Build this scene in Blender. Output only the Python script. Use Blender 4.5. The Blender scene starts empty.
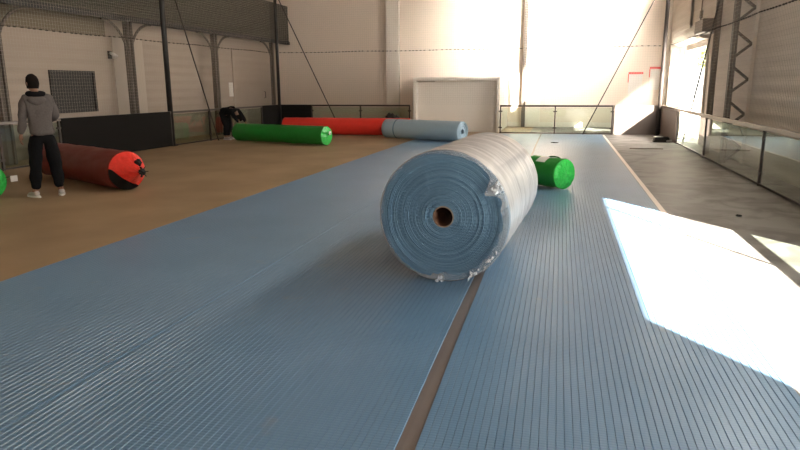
import bpy, bmesh, math, random
from mathutils import Vector, Matrix, noise
random.seed(7)
S = bpy.context.scene
C = S.collection
SUN, A_NEAR, A_FAR, A_REAR, A_HI, WORLD, EXPO, A_LONG = 115, 105, 680, 40, 400, 5.0, 0.0, 600
CAMYAW, CAMPITCH = 13.9533, 12.2664
R = math.radians

# ------------------------------------------------------------------ materials
def new_mat(name):
    m = bpy.data.materials.new(name); m.use_nodes = True
    nt = m.node_tree
    b = nt.nodes.get('Principled BSDF')
    return m, nt, b
def N(nt, typ, **kw):
    n = nt.nodes.new(typ)
    for k, v in kw.items(): setattr(n, k, v)
    return n
def plain(name, col, rough=.5, metal=0., bump=0., scale=30., var=.0, spec=.5, sheen=0.):
    """principled surface with slight procedural tone variation and relief"""
    m, nt, b = new_mat(name)
    b.inputs['Roughness'].default_value = rough
    b.inputs['Metallic'].default_value = metal
    b.inputs['Specular IOR Level'].default_value = spec
    if sheen: b.inputs['Sheen Weight'].default_value = sheen
    tc = N(nt, 'ShaderNodeTexCoord')
    nz = N(nt, 'ShaderNodeTexNoise'); nz.inputs['Scale'].default_value = scale; nz.inputs['Detail'].default_value = 4
    nt.links.new(tc.outputs['Object'], nz.inputs['Vector'])
    mx = N(nt, 'ShaderNodeMix', data_type='RGBA')
    mx.inputs['A'].default_value = (*[c*(1-var) for c in col], 1)
    mx.inputs['B'].default_value = (*[min(1, c*(1+var)) for c in col], 1)
    nt.links.new(nz.outputs['Fac'], mx.inputs['Factor'])
    nt.links.new(mx.outputs['Result'], b.inputs['Base Color'])
    if bump:
        bp = N(nt, 'ShaderNodeBump'); bp.inputs['Strength'].default_value = bump; bp.inputs['Distance'].default_value = .01
        nt.links.new(nz.outputs['Fac'], bp.inputs['Height']); nt.links.new(bp.outputs['Normal'], b.inputs['Normal'])
    return m

def ribbed(name, col, freq, axis='Z', rough=.5, depth=.01, stain=.12):
    """painted metal sheet with ribs at FREQ per metre along AXIS"""
    m, nt, b = new_mat(name)
    b.inputs['Roughness'].default_value = rough
    tc = N(nt, 'ShaderNodeTexCoord'); sp = N(nt, 'ShaderNodeSeparateXYZ')
    nt.links.new(tc.outputs['Object'], sp.inputs[0])
    mu = N(nt, 'ShaderNodeMath', operation='MULTIPLY'); mu.inputs[1].default_value = freq*2*math.pi
    nt.links.new(sp.outputs[axis], mu.inputs[0])
    si = N(nt, 'ShaderNodeMath', operation='SINE'); nt.links.new(mu.outputs[0], si.inputs[0])
    bp = N(nt, 'ShaderNodeBump'); bp.inputs['Strength'].default_value = .6; bp.inputs['Distance'].default_value = depth
    nt.links.new(si.outputs[0], bp.inputs['Height']); nt.links.new(bp.outputs['Normal'], b.inputs['Normal'])
    nz = N(nt, 'ShaderNodeTexNoise'); nz.inputs['Scale'].default_value = .8; nz.inputs['Detail'].default_value = 5
    nt.links.new(tc.outputs['Object'], nz.inputs['Vector'])
    mx = N(nt, 'ShaderNodeMix', data_type='RGBA')
    mx.inputs['A'].default_value = (*[c*(1-stain) for c in col], 1); mx.inputs['B'].default_value = (*col, 1)
    nt.links.new(nz.outputs['Fac'], mx.inputs['Factor']); nt.links.new(mx.outputs['Result'], b.inputs['Base Color'])
    return m

def glass_mat(name, tint):
    m = bpy.data.materials.new(name); m.use_nodes = True; nt = m.node_tree; nt.nodes.clear()
    out = N(nt, 'ShaderNodeOutputMaterial'); mix = N(nt, 'ShaderNodeMixShader')
    tr = N(nt, 'ShaderNodeBsdfTransparent'); tr.inputs[0].default_value = (*tint, 1)
    gl = N(nt, 'ShaderNodeBsdfGlossy'); gl.inputs['Roughness'].default_value = .01
    lw = N(nt, 'ShaderNodeLayerWeight'); lw.inputs['Blend'].default_value = .5
    pw = N(nt, 'ShaderNodeMath', operation='POWER'); pw.inputs[1].default_value = 3.2
    nt.links.new(lw.outputs['Facing'], pw.inputs[0])
    ma = N(nt, 'ShaderNodeMath', operation='MULTIPLY_ADD'); ma.inputs[1].default_value = .8; ma.inputs[2].default_value = .05
    nt.links.new(pw.outputs[0], ma.inputs[0]); nt.links.new(ma.outputs[0], mix.inputs[0])
    nt.links.new(tr.outputs[0], mix.inputs[1]); nt.links.new(gl.outputs[0], mix.inputs[2])
    nt.links.new(mix.outputs[0], out.inputs[0])
    return m

def mat_foam():
    """blue foam underlay: fine cross ribs as relief, slight tonal drift; the long grooves are in the mesh"""
    m, nt, b = new_mat('blue_foam')
    b.inputs['Roughness'].default_value = .31
    b.inputs['Specular IOR Level'].default_value = .6
    tc = N(nt, 'ShaderNodeTexCoord'); sp = N(nt, 'ShaderNodeSeparateXYZ')
    nt.links.new(tc.outputs['Object'], sp.inputs[0])
    mu = N(nt, 'ShaderNodeMath', operation='MULTIPLY'); mu.inputs[1].default_value = 2*math.pi/.022
    nt.links.new(sp.outputs['Y'], mu.inputs[0])
    si = N(nt, 'ShaderNodeMath', operation='SINE'); nt.links.new(mu.outputs[0], si.inputs[0])
    bp = N(nt, 'ShaderNodeBump'); bp.inputs['Strength'].default_value = .14; bp.inputs['Distance'].default_value = .002
    nt.links.new(si.outputs[0], bp.inputs['Height']); nt.links.new(bp.outputs['Normal'], b.inputs['Normal'])
    nz = N(nt, 'ShaderNodeTexNoise'); nz.inputs['Scale'].default_value = 1.1; nz.inputs['Detail'].default_value = 6
    nt.links.new(tc.outputs['Object'], nz.inputs['Vector'])
    cr = N(nt, 'ShaderNodeValToRGB')
    cr.color_ramp.elements[0].position = .3; cr.color_ramp.elements[0].color = (.112, .212, .330, 1)
    cr.color_ramp.elements[1].position = .7; cr.color_ramp.elements[1].color = (.142, .252, .382, 1)
    nt.links.new(nz.outputs['Fac'], cr.inputs[0])
    # a few dusty smudges
    n2 = N(nt, 'ShaderNodeTexNoise'); n2.inputs['Scale'].default_value = 3.3; n2.inputs['Detail'].default_value = 8
    nt.links.new(tc.outputs['Object'], n2.inputs['Vector'])
    c2 = N(nt, 'ShaderNodeValToRGB'); c2.color_ramp.elements[0].position = .66; c2.color_ramp.elements[1].position = .74
    c2.color_ramp.elements[0].color = (0, 0, 0, 1); c2.color_ramp.elements[1].color = (.35, .35, .35, 1)
    nt.links.new(n2.outputs['Fac'], c2.inputs[0])
    mx = N(nt, 'ShaderNodeMix', data_type='RGBA'); mx.inputs['B'].default_value = (.24, .24, .23, 1)
    nt.links.new(c2.outputs[0], mx.inputs['Factor']); nt.links.new(cr.outputs[0], mx.inputs['A'])
    nt.links.new(mx.outputs['Result'], b.inputs['Base Color'])
    return m

def mat_floor():
    m, nt, b = new_mat('concrete_floor')
    tc = N(nt, 'ShaderNodeTexCoord'); sp = N(nt, 'ShaderNodeSeparateXYZ')
    nt.links.new(tc.outputs['Object'], sp.inputs[0])
    n1 = N(nt, 'ShaderNodeTexNoise'); n1.inputs['Scale'].default_value = .9; n1.inputs['Detail'].default_value = 8
    mp = N(nt, 'ShaderNodeMapping'); mp.inputs['Scale'].default_value = (1.1, 1.0, 1)
    nt.links.new(tc.outputs['Object'], mp.inputs[0]); nt.links.new(mp.outputs[0], n1.inputs['Vector'])
    brown = N(nt, 'ShaderNodeValToRGB'); e = brown.color_ramp.elements
    e[0].position = .3; e[0].color = (.265, .180, .098, 1); e[1].position = .7; e[1].color = (.37, .255, .145, 1)
    nt.links.new(n1.outputs['Fac'], brown.inputs[0])
    n3 = N(nt, 'ShaderNodeTexNoise'); n3.inputs['Scale'].default_value = 1.8; n3.inputs['Detail'].default_value = 7; n3.inputs['Distortion'].default_value = .6
    nt.links.new(mp.outputs[0], n3.inputs['Vector'])
    grey = N(nt, 'ShaderNodeValToRGB'); e = grey.color_ramp.elements
    e[0].position = .40; e[0].color = (.115, .105, .097, 1); e[1].position = .58; e[1].color = (.215, .205, .192, 1)
    nt.links.new(n3.outputs['Fac'], grey.inputs[0])
    gt = N(nt, 'ShaderNodeMath', operation='GREATER_THAN'); gt.inputs[1].default_value = -1.0
    nt.links.new(sp.outputs['X'], gt.inputs[0])
    mx = N(nt, 'ShaderNodeMix', data_type='RGBA')
    nt.links.new(gt.outputs[0], mx.inputs['Factor']); nt.links.new(brown.outputs[0], mx.inputs['A']); nt.links.new(grey.outputs[0], mx.inputs['B'])
    nt.links.new(mx.outputs['Result'], b.inputs['Base Color'])
    rr = N(nt, 'ShaderNodeMath', operation='MULTIPLY_ADD'); rr.inputs[1].default_value = -.06; rr.inputs[2].default_value = .58
    nt.links.new(gt.outputs[0], rr.inputs[0]); nt.links.new(rr.outputs[0], b.inputs['Roughness'])
    n2 = N(nt, 'ShaderNodeTexNoise'); n2.inputs['Scale'].default_value = 60
    nt.links.new(tc.outputs['Object'], n2.inputs['Vector'])
    bp = N(nt, 'ShaderNodeBump'); bp.inputs['Strength'].default_value = .2; bp.inputs['Distance'].default_value = .004
    nt.links.new(n2.outputs['Fac'], bp.inputs['Height']); nt.links.new(bp.outputs['Normal'], b.inputs['Normal'])
    return m

def mat_wrap(lo=.55, hi=.88, col=(.64, .60, .58), name='stretch_film'):
    """clear stretch film, cloudy where it is wound in many turns"""
    m = bpy.data.materials.new(name); m.use_nodes = True; nt = m.node_tree; nt.nodes.clear()
    out = N(nt, 'ShaderNodeOutputMaterial'); mix = N(nt, 'ShaderNodeMixShader')
    tr = N(nt, 'ShaderNodeBsdfTransparent'); tr.inputs[0].default_value = (.92, .93, .95, 1)
    b = N(nt, 'ShaderNodeBsdfPrincipled'); b.inputs['Base Color'].default_value = (*col, 1)
    b.inputs['Roughness'].default_value = .28; b.inputs['Specular IOR Level'].default_value = .9
    tc = N(nt, 'ShaderNodeTexCoord'); mp = N(nt, 'ShaderNodeMapping'); mp.inputs['Scale'].default_value = (1.1, 9, 1.1)
    nz = N(nt, 'ShaderNodeTexNoise'); nz.inputs['Scale'].default_value = 1.5; nz.inputs['Detail'].default_value = 6; nz.inputs['Distortion'].default_value = .4
    nt.links.new(tc.outputs['Object'], mp.inputs[0]); nt.links.new(mp.outputs[0], nz.inputs['Vector'])
    mr = N(nt, 'ShaderNodeMapRange'); mr.inputs['From Min'].default_value = .3; mr.inputs['From Max'].default_value = .7
    mr.inputs['To Min'].default_value = lo; mr.inputs['To Max'].default_value = hi
    nt.links.new(nz.outputs['Fac'], mr.inputs[0]); nt.links.new(mr.outputs[0], mix.inputs[0])
    bp = N(nt, 'ShaderNodeBump'); bp.inputs['Strength'].default_value = .7; bp.inputs['Distance'].default_value = .02
    nt.links.new(nz.outputs['Fac'], bp.inputs['Height']); nt.links.new(bp.outputs['Normal'], b.inputs['Normal'])
    nt.links.new(tr.outputs[0], mix.inputs[1]); nt.links.new(b.outputs[0], mix.inputs[2]); nt.links.new(mix.outputs[0], out.inputs[0])
    return m

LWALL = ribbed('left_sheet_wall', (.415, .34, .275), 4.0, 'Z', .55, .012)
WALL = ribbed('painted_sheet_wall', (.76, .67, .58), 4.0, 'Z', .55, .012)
BACKW = ribbed('painted_back_wall', (.82, .70, .595), 1.0, 'X', .55, .004, .08)
TRIMW = plain('white_trim', (.80, .74, .66), .45, var=.04)
STEEL = plain('dark_steel', (.055, .045, .040), .5, .3, var=.15)
BLACK = plain('black_steel', (.015, .014, .013), .55, .2)
BRSTL = plain('brown_steel', (.16, .12, .095), .55, .1, var=.15)
GREYST = plain('grey_column_paint', (.10, .08, .064), .6, var=.1)
SHEET = ribbed('grey_green_sheet', (.07, .062, .046), .001, 'Z', .6, .001, .15)
RAILM = plain('worn_pale_rail', (.30, .26, .22), .35, .6, var=.1)
BOARD = plain('black_board', (.010, .009, .008), .8, var=.2, spec=.12)
BOARDW = plain('dull_brown_board', (.085, .068, .058), .6, var=.1, spec=.2)
BROWNB = plain('brown_board', (.14, .095, .075), .6, var=.2, scale=4)
GLASS = glass_mat('greenish_glass', (.82, .88, .83))
NETM = plain('pale_net_twine', (.50, .45, .38), .8)
ROPEM = plain('dark_rope', (.05, .04, .03), .9)
FOAM = mat_foam()
FLOORM = mat_floor()
WRAP = mat_wrap()
WRAPT = mat_wrap(.06, .42, (.72, .74, .77), 'thin_film')
def mat_rings():
    m, nt, b = new_mat('wound_foam_edge'); b.inputs['Roughness'].default_value = .7
    tc = N(nt, 'ShaderNodeTexCoord'); sp = N(nt, 'ShaderNodeSeparateXYZ'); cb = N(nt, 'ShaderNodeCombineXYZ')
    nt.links.new(tc.outputs['Object'], sp.inputs[0]); nt.links.new(sp.outputs['X'], cb.inputs['X']); nt.links.new(sp.outputs['Z'], cb.inputs['Y'])
    ln = N(nt, 'ShaderNodeVectorMath', operation='LENGTH'); nt.links.new(cb.outputs[0], ln.inputs[0])
    n0 = N(nt, 'ShaderNodeTexNoise'); n0.inputs['Scale'].default_value = 3; nt.links.new(tc.outputs['Object'], n0.inputs['Vector'])
    ad = N(nt, 'ShaderNodeMath', operation='MULTIPLY_ADD'); ad.inputs[1].default_value = .03; nt.links.new(n0.outputs['Fac'], ad.inputs[0]); nt.links.new(ln.outputs['Value'], ad.inputs[2])
    n1 = N(nt, 'ShaderNodeTexNoise', noise_dimensions='1D'); n1.inputs['Scale'].default_value = 42; n1.inputs['Detail'].default_value = 5; n1.inputs['Roughness'].default_value = .7
    nt.links.new(ad.outputs[0], n1.inputs['W'])
    cr = N(nt, 'ShaderNodeValToRGB'); e = cr.color_ramp.elements
    e[0].position = .3; e[0].color = (.085, .165, .255, 1); e[1].position = .7; e[1].color = (.155, .27, .385, 1)
    nt.links.new(n1.outputs['Fac'], cr.inputs[0]); nt.links.new(cr.outputs[0], b.inputs['Base Color'])
    n2 = N(nt, 'ShaderNodeTexNoise'); n2.inputs['Scale'].default_value = 110; nt.links.new(tc.outputs['Object'], n2.inputs['Vector'])
    bp = N(nt, 'ShaderNodeBump'); bp.inputs['Strength'].default_value = .6; bp.inputs['Distance'].default_value = .006
    nt.links.new(n2.outputs['Fac'], bp.inputs['Height']); nt.links.new(bp.outputs['Normal'], b.inputs['Normal'])
    return m
FOAMEND = mat_rings()
FOAMPALE = plain('pale_blue_foam', (.37, .50, .60), .45, bump=.2, scale=14, var=.06)
CARD = plain('cardboard', (.30, .21, .15), .85, var=.15)
CARDIN = plain('cardboard_inside', (.16, .07, .04), .9, var=.15)
RED = plain('red_vinyl', (.74, .035, .022), .45, bump=.25, scale=9, var=.12)
REDC = plain('bright_red_film', (.85, .045, .030), .3, bump=.6, scale=22, var=.2)
GREEN = plain('green_vinyl', (.010, .21, .022), .42, bump=.25, scale=9, var=.15)
GREENC = plain('bright_green_film', (.04, .50, .08), .24, bump=.8, scale=26, var=.3)
GREEND = plain('dark_green_strap', (.01, .10, .015), .6)
TAPE = plain('brown_tape', (.165, .135, .122), .35, var=.12, scale=6)
TAPEP = plain('pale_tape', (.80, .71, .64), .3, var=.08, scale=6)
PAPER = plain('paper', (.75, .72, .68), .7)
SKIN = plain('skin', (.30, .16, .10), .55)
HAIR = plain('dark_hair', (.008, .006, .005), .95, spec=.1, bump=.6, scale=80)
HOOD = plain('grey_marl_fleece', (.115, .102, .097), .95, bump=.4, scale=40, var=.2, spec=.15)
BLKC = plain('black_cotton', (.008, .008, .009), .95, bump=.3, scale=30, var=.2, spec=.1)
SHOE = plain('pale_grey_shoe', (.45, .42, .39), .6, var=.2)
SOLE = plain('white_sole', (.7, .68, .64), .6)
REDP = plain('red_paint', (.75, .05, .04), .4)
LOUV = plain('dark_louvre', (.03, .026, .023), .6)
CEILM = ribbed('ceiling_sheet', (.35, .31, .27), 3, 'X', .6)
OUTG = plain('outside_concrete', (.55, .50, .44), .8, var=.1)
LEAF = plain('leaves', (.20, .22, .06), .7, var=.3)
BARK = plain('bark', (.14, .09, .05), .9, var=.2)
FABBAG = plain('black_bag_fabric', (.014, .013, .012), .8, bump=.4, scale=20)

# ------------------------------------------------------------------ mesh helpers
def obj(name, bm, mat, parent=None, smooth=False, bevel=0., loc=None):
    bmesh.ops.recalc_face_normals(bm, faces=bm.faces)
    me = bpy.data.meshes.new(name); bm.to_mesh(me); bm.free()
    for mm in (mat if isinstance(mat, (list, tuple)) else [mat]): me.materials.append(mm)
    if smooth:
        for p in me.polygons: p.use_smooth = True
    o = bpy.data.objects.new(name, me); C.objects.link(o)
    if parent: o.parent = parent
    if loc: o.location = loc
    if bevel:
        b = o.modifiers.new('bevel', 'BEVEL'); b.width = bevel; b.segments = 2; b.limit_method = 'ANGLE'
    return o
def thing(name, label, cat, loc=(0, 0, 0), rz=0., group=None):
    o = bpy.data.objects.new(name, None); C.objects.link(o); o.location = loc; o.rotation_euler = (0, 0, rz)
    o.empty_display_size = .2
    return tag(o, label, cat, group)
def tag(o, label, cat, group=None, kind=None):
    o['label'] = label; o['category'] = cat
    if group: o['group'] = group
    if kind: o['kind'] = kind
    return o
def structure(o): o['kind'] = 'structure'; return o
def box(bm, x0, x1, y0, y1, z0, z1, mi=0):
    v = [bm.verts.new(p) for p in ((x0, y0, z0), (x1, y0, z0), (x1, y1, z0), (x0, y1, z0), (x0, y0, z1), (x1, y0, z1), (x1, y1, z1), (x0, y1, z1))]
    for f in ((0, 3, 2, 1), (4, 5, 6, 7), (0, 1, 5, 4), (1, 2, 6, 5), (2, 3, 7, 6), (3, 0, 4, 7)):
        bm.faces.new([v[i] for i in f]).material_index = mi
def B(*a): 
    bm = bmesh.new(); box(bm, *a); return bm
def tube(bm, pts, r, n=8, closed=False):
    pts = [Vector(p) for p in pts]; rings = []
    for i, p in enumerate(pts):
        d = (pts[min(i+1, len(pts)-1)] - pts[max(i-1, 0)]).normalized()
        u = d.cross(Vector((0, 0, 1)) if abs(d.z) < .95 else Vector((1, 0, 0))).normalized(); w = d.cross(u)
        rr = r[i] if isinstance(r, (list, tuple)) else r
        rings.append([bm.verts.new(p + (u*math.cos(2*math.pi*k/n) + w*math.sin(2*math.pi*k/n))*rr) for k in range(n)])
    for a, b in zip(rings, rings[1:]):
        for k in range(n): bm.faces.new((a[k], a[(k+1) % n], b[(k+1) % n], b[k]))
    bm.faces.new(rings[0][::-1]); bm.faces.new(rings[-1])
def T(pts, r, n=8):
    bm = bmesh.new(); tube(bm, pts, r, n); return bm
def beam(bm, a, b, w, h):
    """rectangular bar from a to b"""
    a, b = Vector(a), Vector(b); d = (b-a).normalized()
    u = d.cross(Vector((0, 0, 1)) if abs(d.z) < .95 else Vector((0, 1, 0))).normalized(); v = d.cross(u)
    q = [[bm.verts.new(p + u*w/2*su + v*h/2*sv) for su, sv in ((-1, -1), (1, -1), (1, 1), (-1, 1))] for p in (a, b)]
    for k in range(4): bm.faces.new((q[0][k], q[0][(k+1) % 4], q[1][(k+1) % 4], q[1][k]))
    bm.faces.new(q[0][::-1]); bm.faces.new(q[1])
def lathe_y(bm, prof, n=64, cap0=False, cap1=False, jit=None):
    """profile [(y, r)] turned about the Y axis"""
    rings = []
    for j, (y, r) in enumerate(prof):
        ring = []
        for k in range(n):
            a = 2*math.pi*k/n
            dy, dr = jit(j, a, y, r) if jit else (0, 0)
            ring.append(bm.verts.new(((r+dr)*math.cos(a), y+dy, (r+dr)*math.sin(a))))
        rings.append(ring)
    for a, b in zip(rings, rings[1:]):
        for k in range(n): bm.faces.new((a[k], a[(k+1) % n], b[(k+1) % n], b[k]))
    if cap0: bm.faces.new(rings[0])
    if cap1: bm.faces.new(rings[-1][::-1])
    return rings
# ------------------------------------------------------------------ hall shell
XL, XR, YB, YF, ZC = -11.8, 3.7, 26.0, -9.0, 7.5
structure(obj('floor', B(XL-.3, XR+.3, YF-.3, YB+.3, -.2, 0), FLOORM))
structure(obj('ceiling', B(XL-.3, XR+.3, YF-.3, YB+.3, ZC, ZC+.15), CEILM))
structure(obj('wall_back', B(XL-.3, XR+.3, YB, YB+.25, 0, ZC), BACKW))
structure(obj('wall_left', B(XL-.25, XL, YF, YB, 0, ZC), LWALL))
bm = bmesh.new()                                  # wall behind the camera, with a wide open gateway
box(bm, XL, -1.6, YF-.25, YF, 0, ZC); box(bm, 3.0, XR, YF-.25, YF, 0, ZC); box(bm, -1.6, 3.0, YF-.25, YF, 3.2, ZC)
structure(obj('wall_front', bm, BACKW))
NY0, NY1, NZ = -.28, 5.24, 2.61                    # loading opening beside the camera
FY0, FY1, FZ = 18.9, 21.9, 2.74                   # open roller door at the far end
W1 = (17.6, 21.4, 5.0, 6.5)  # opening of the added high window
bm = bmesh.new()
box(bm, XR, XR+.25, YF, NY0, 0, ZC); box(bm, XR, XR+.25, NY0, NY1, NZ, ZC)
box(bm, XR, XR+.25, NY1, W1[0], 0, ZC)
box(bm, XR, XR+.25, W1[0], FY0, 0, W1[2]); box(bm, XR, XR+.25, FY0, FY1, FZ, W1[2]); box(bm, XR, XR+.25, FY1, W1[1]+.0, 0, W1[2]) if FY1 < W1[1] else None
box(bm, XR, XR+.25, W1[0], W1[1], W1[3], ZC)
box(bm, XR, XR+.25, W1[1], FY1, FZ, ZC) if FY1 > W1[1] else None
box(bm, XR, XR+.25, max(FY1, W1[1]), YB, 0, ZC)
structure(obj('wall_right', bm, WALL))
# frame of an unseen high window, added to light the upper back wall
bm = bmesh.new()
for y in (W1[0], (W1[0]+W1[1])/2, W1[1]): box(bm, XR+.02, XR+.1, y-.04, y+.04, W1[2], W1[3])
for z in (W1[2], W1[3]): box(bm, XR+.02, XR+.1, W1[0], W1[1], z-.04, z+.04)
structure(obj('added_window_1', bm, TRIMW))
bm = bmesh.new()  # unseen glowing window on the solid wall, added to brighten the far end
for y in (6.5, 8.25, 10, 11.75, 13.5): box(bm, XR-.07, XR-.002, y-.04, y+.04, 5.0, 6.4)
for z in (5.0, 6.4): box(bm, XR-.07, XR-.002, 6.5, 13.5, z-.04, z+.04)
wf = structure(obj('added_window_2', bm, TRIMW))
pane_m, pn, pb = new_mat('fill_pane_glow'); pb.inputs['Emission Color'].default_value = (1, .95, .88, 1); pb.inputs['Emission Strength'].default_value = 1.5
obj('pane', B(XR-.03, XR-.01, 6.5, 13.5, 5.0, 6.4), pane_m, wf)  # emissive pane, part of the added fill
# roller door frame at the far end
bm = bmesh.new()
box(bm, XR-.05, XR+.27, FY0-.12, FY0+.02, 0, FZ+.05); box(bm, XR-.05, XR+.27, FY1-.02, FY1+.1, 0, FZ+.05); box(bm, XR-.03, XR+.27, FY0, FY1, FZ-.02, FZ+.05)
structure(obj('door_1', bm, TRIMW))
bm = bmesh.new()
box(bm, XR-.05, XR+.27, NY0-.1, NY0+.01, 0, NZ); box(bm, XR-.05, XR+.27, NY1-.01, NY1+.1, 0, NZ)
structure(obj('door_2', bm, BRSTL))
# big framed doorway in the back wall
d = structure(obj('door_3', B(-4.92, -2.16, 22.62, 22.66, 0, 1.74), TRIMW))
bm = bmesh.new()
box(bm, -5.06, -4.94, 22.36, 22.70, 0, 1.88); box(bm, -2.14, -2.04, 22.36, 22.70, 0, 1.88); box(bm, -4.94, -2.14, 22.36, 22.70, 1.76, 1.88)
obj('door_frame', bm, TRIMW, d, bevel=.012)
bm = bmesh.new()
for z in [k*.28+.2 for k in range(6)]: box(bm, -4.9, -2.18, 22.612, 22.62, z, z+.01)
obj('door_rib', bm, TRIMW, d)
bm = bmesh.new(); box(bm, -5.04, -4.98, 22.70, YB-.005, 0, 1.86); box(bm, -2.12, -2.06, 22.70, YB-.005, 0, 1.86); box(bm, -4.98, -2.12, 22.70, YB-.005, 1.80, 1.86)
structure(obj('door_passage', bm, TRIMW, d))
# pilasters and joints of the back wall
structure(obj('trim_1', B(-6.95, -6.42, YB-.22, YB, 0, ZC), TRIMW, bevel=.01))
structure(obj('trim_2', B(-1.50, -1.36, YB-.20, YB, 0, ZC), GREYST))
structure(obj('trim_3', B(-1.36, -.80, YB-.12, YB, 0, ZC), TRIMW, bevel=.01))
structure(obj('baseboard_back', B(-2.45, XR, YB-.03, YB, 0, .18), TRIMW))
structure(obj('trim_4', B(XR-.14, XR-.002, YB-.5, YB, 0, ZC), TRIMW, bevel=.01))
# white lining of the right wall beyond the roller door
bm = bmesh.new()
for k in range(12): box(bm, XR-.035 if k % 2 else XR-.015, XR, 22.15+k*.3, 22.45+k*.3, 0, 2.75)
structure(obj('trim_5', bm, TRIMW))

# ---- left side: raised sheet band on arched columns
bm = bmesh.new()
xf = -11.25; z0, z1 = 3.42, 4.85; n = 24
prev = None
for k in range(n*2+1):
    z = z0 + (z1-z0)*k/(n*2); x = xf + (.025 if k % 2 else 0)
    cur = (bm.verts.new((x, 2, z)), bm.verts.new((x, YB, z)), bm.verts.new((xf-.03, 2, z)), bm.verts.new((xf-.03, YB-.06, z)))
    if prev:
        bm.faces.new((prev[0], prev[1], cur[1], cur[0])); bm.faces.new((prev[2], cur[2], cur[3], prev[3]))
        bm.faces.new((prev[0], cur[0], cur[2], prev[2])); bm.faces.new((prev[1], prev[3], cur[3], cur[1]))
    prev = cur
band = obj('gallery', bm, SHEET)
tag(band, 'grey corrugated sheet gallery front running along the top of left wall', 'gallery')
obj('gallery_floor', B(XL+.01, xf-.03, 2, YB-.06, 3.42, 3.5), STEEL, band)
bm = bmesh.new(); box(bm, xf-.02, xf+.08, 2, YB-.06, 3.30, 3.43); obj('edge_beam', bm, BLACK, band)
colab = ['dark column at left frame edge with arched bracket, behind the standing man',
         'dark arched column above the black boards, between the louvre and the tall net post',
         'brown arched column between the tall net post and the corner, above the bending man',
         'last arched column of left wall, nearest the back corner']
for i, y in enumerate((11.2, 15.5, 19.95, 24.4)):
    t = thing('arched_column', colab[i], 'column', (-11.3, y, 0), 0, 'arched columns of the left wall')
    w = .11 if i < 3 else .05
    bm = bmesh.new(); box(bm, -.07, .07, -w, -w+.06, 0, 3.3); box(bm, -.07, .07, w-.06, w, 0, 3.3); box(bm, -.02, .02, -w+.05, w-.05, 0, 3.3)
    obj('shaft', bm, GREYST, t)
    for s in ((-1, 1) if i < 3 else (-1,)):
        pts = [(0, s*(w-.04 + .95*(1-math.cos(a))), 2.35 + .95*math.sin(a)) for a in [j*math.pi/2/12 for j in range(13)]]
        obj('arch_bracket', T(pts, .035, 6), GREYST, t)
structure(obj('shade_strip', B(XL+.004, XL+.03, 4, 15.2, 2.92, 3.41), plain('olive_shade', (.16, .13, .09), .7)))  # dark strip on the left wall; shade below the gallery put into its colour
# louvre in the left wall
t = thing('louvre_window', 'dark slatted louvre in the left wall behind the standing man', 'louvre', (XL, 13.85, 1.03))
bm = bmesh.new()
for a, b in (((-.76, -.7), (0, .95)), ((.7, .76), (0, .95))): box(bm, 0, .06, a[0], a[1], b[0], b[1])
box(bm, 0, .06, -.76, .76, -.04, .02); box(bm, 0, .06, -.76, .76, .93, .98)
obj('frame', bm, LOUV, t)
bm = bmesh.new(); box(bm, .0, .01, -.7, .7, .02, .93)
for k in range(17):
    beam(bm, (.035, -.7, .05+k*.053), (.035, .7, .05+k*.053), .045, .006)
obj('slats', bm, LOUV, t)
# shallow pale shutter on the left wall and little fixtures
bm = bmesh.new(); box(bm, XL+.004, XL+.03, 15.45, 16.75, 0, 2.95)
for k in range(36): box(bm, XL+.03, XL+.037, 15.5, 16.7, .05+k*.08, .09+k*.08)
tag(obj('roller_shutter', bm, plain('tan_shutter', (.5, .43, .36), .6)), 'closed tan roller shutter in the left wall beside the arched column', 'shutter')
t = thing('wall_lamp', 'small lamp fixed high on the left wall beside the tan shutter', 'lamp', (XL+.001, 15.3, 2.45))
obj('lamp_base', B(0, .05, -.05, .05, -.1, .1), STEEL, t); obj('lamp_shade', T([(.05, 0, .05), (.16, 0, 0), (.2, 0, -.06)], [.03, .05, .08], 10), PAPER, t, smooth=True)
tag(obj('wall_notice', B(XL+.002, XL+.008, 21.7, 22.3, 1.25, 1.75), PAPER), 'pale sheet of paper stuck on the left wall above the bending man', 'notice')
t = thing('side_door', 'cream side door in the left wall near the back corner', 'door', (XL+.005, 23.5, 0))
obj('door_leaf', B(0, .04, -1.5, 1.3, 0, 2.9), LWALL, t, bevel=.005); obj('handle', T([(.04, 1.0, 1.15), (.1, 1.0, 1.15), (.1, 1.0, 1.4), (.04, 1.0, 1.4)], .015, 6), STEEL, t)

# ------------------------------------------------------------------ fences
def fence(name_label, p0, p1, posts, segs, top=.95, railmat=STEEL, rail=.05, railh=.06, rails=None, label_group='low fences around the court'):
    """low fence from p0 to p1; POSTS at distances along it, SEGS = (s0, s1, kind)"""
    v = Vector((p1[0]-p0[0], p1[1]-p0[1])); L = v.length; rz = math.atan2(v.y, v.x)
    t = thing('glass_fence', name_label, 'fence', (p0[0], p0[1], 0), rz, label_group)
    for (a, b) in (rails or [(0, L)]):
        obj('top_rail', B(a, b, -rail/2, rail/2, top-railh, top), railmat, t, bevel=.006)
        obj('bottom_rail', B(a, b, -.015, .015, .012, .042), STEEL, t)
    for s in posts:
        bm = bmesh.new(); box(bm, s-.022, s+.022, -.022, .022, 0, top-railh)
        po = obj('post', bm, STEEL, t)
        for z in (.2, .74):
            for q in (-1, 1): obj('clamp', B(min(s+q*.022, s+q*.06), max(s+q*.022, s+q*.06), -.014, .014, z-.02, z+.02), STEEL, po)
    for s0, s1, k in segs:
        if k == 'glass': obj('glass_panel', B(s0+.03, s1-.03, -.005, .005, .05, top-railh-.02), GLASS, t)
        else:
            th = .03
            obj('board_panel', B(s0+.0, s1-.0, -th, th, .01, top-.005), {'black': BOARD, 'white': BOARDW, 'brown': BROWNB}[k], t)
    return t
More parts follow.
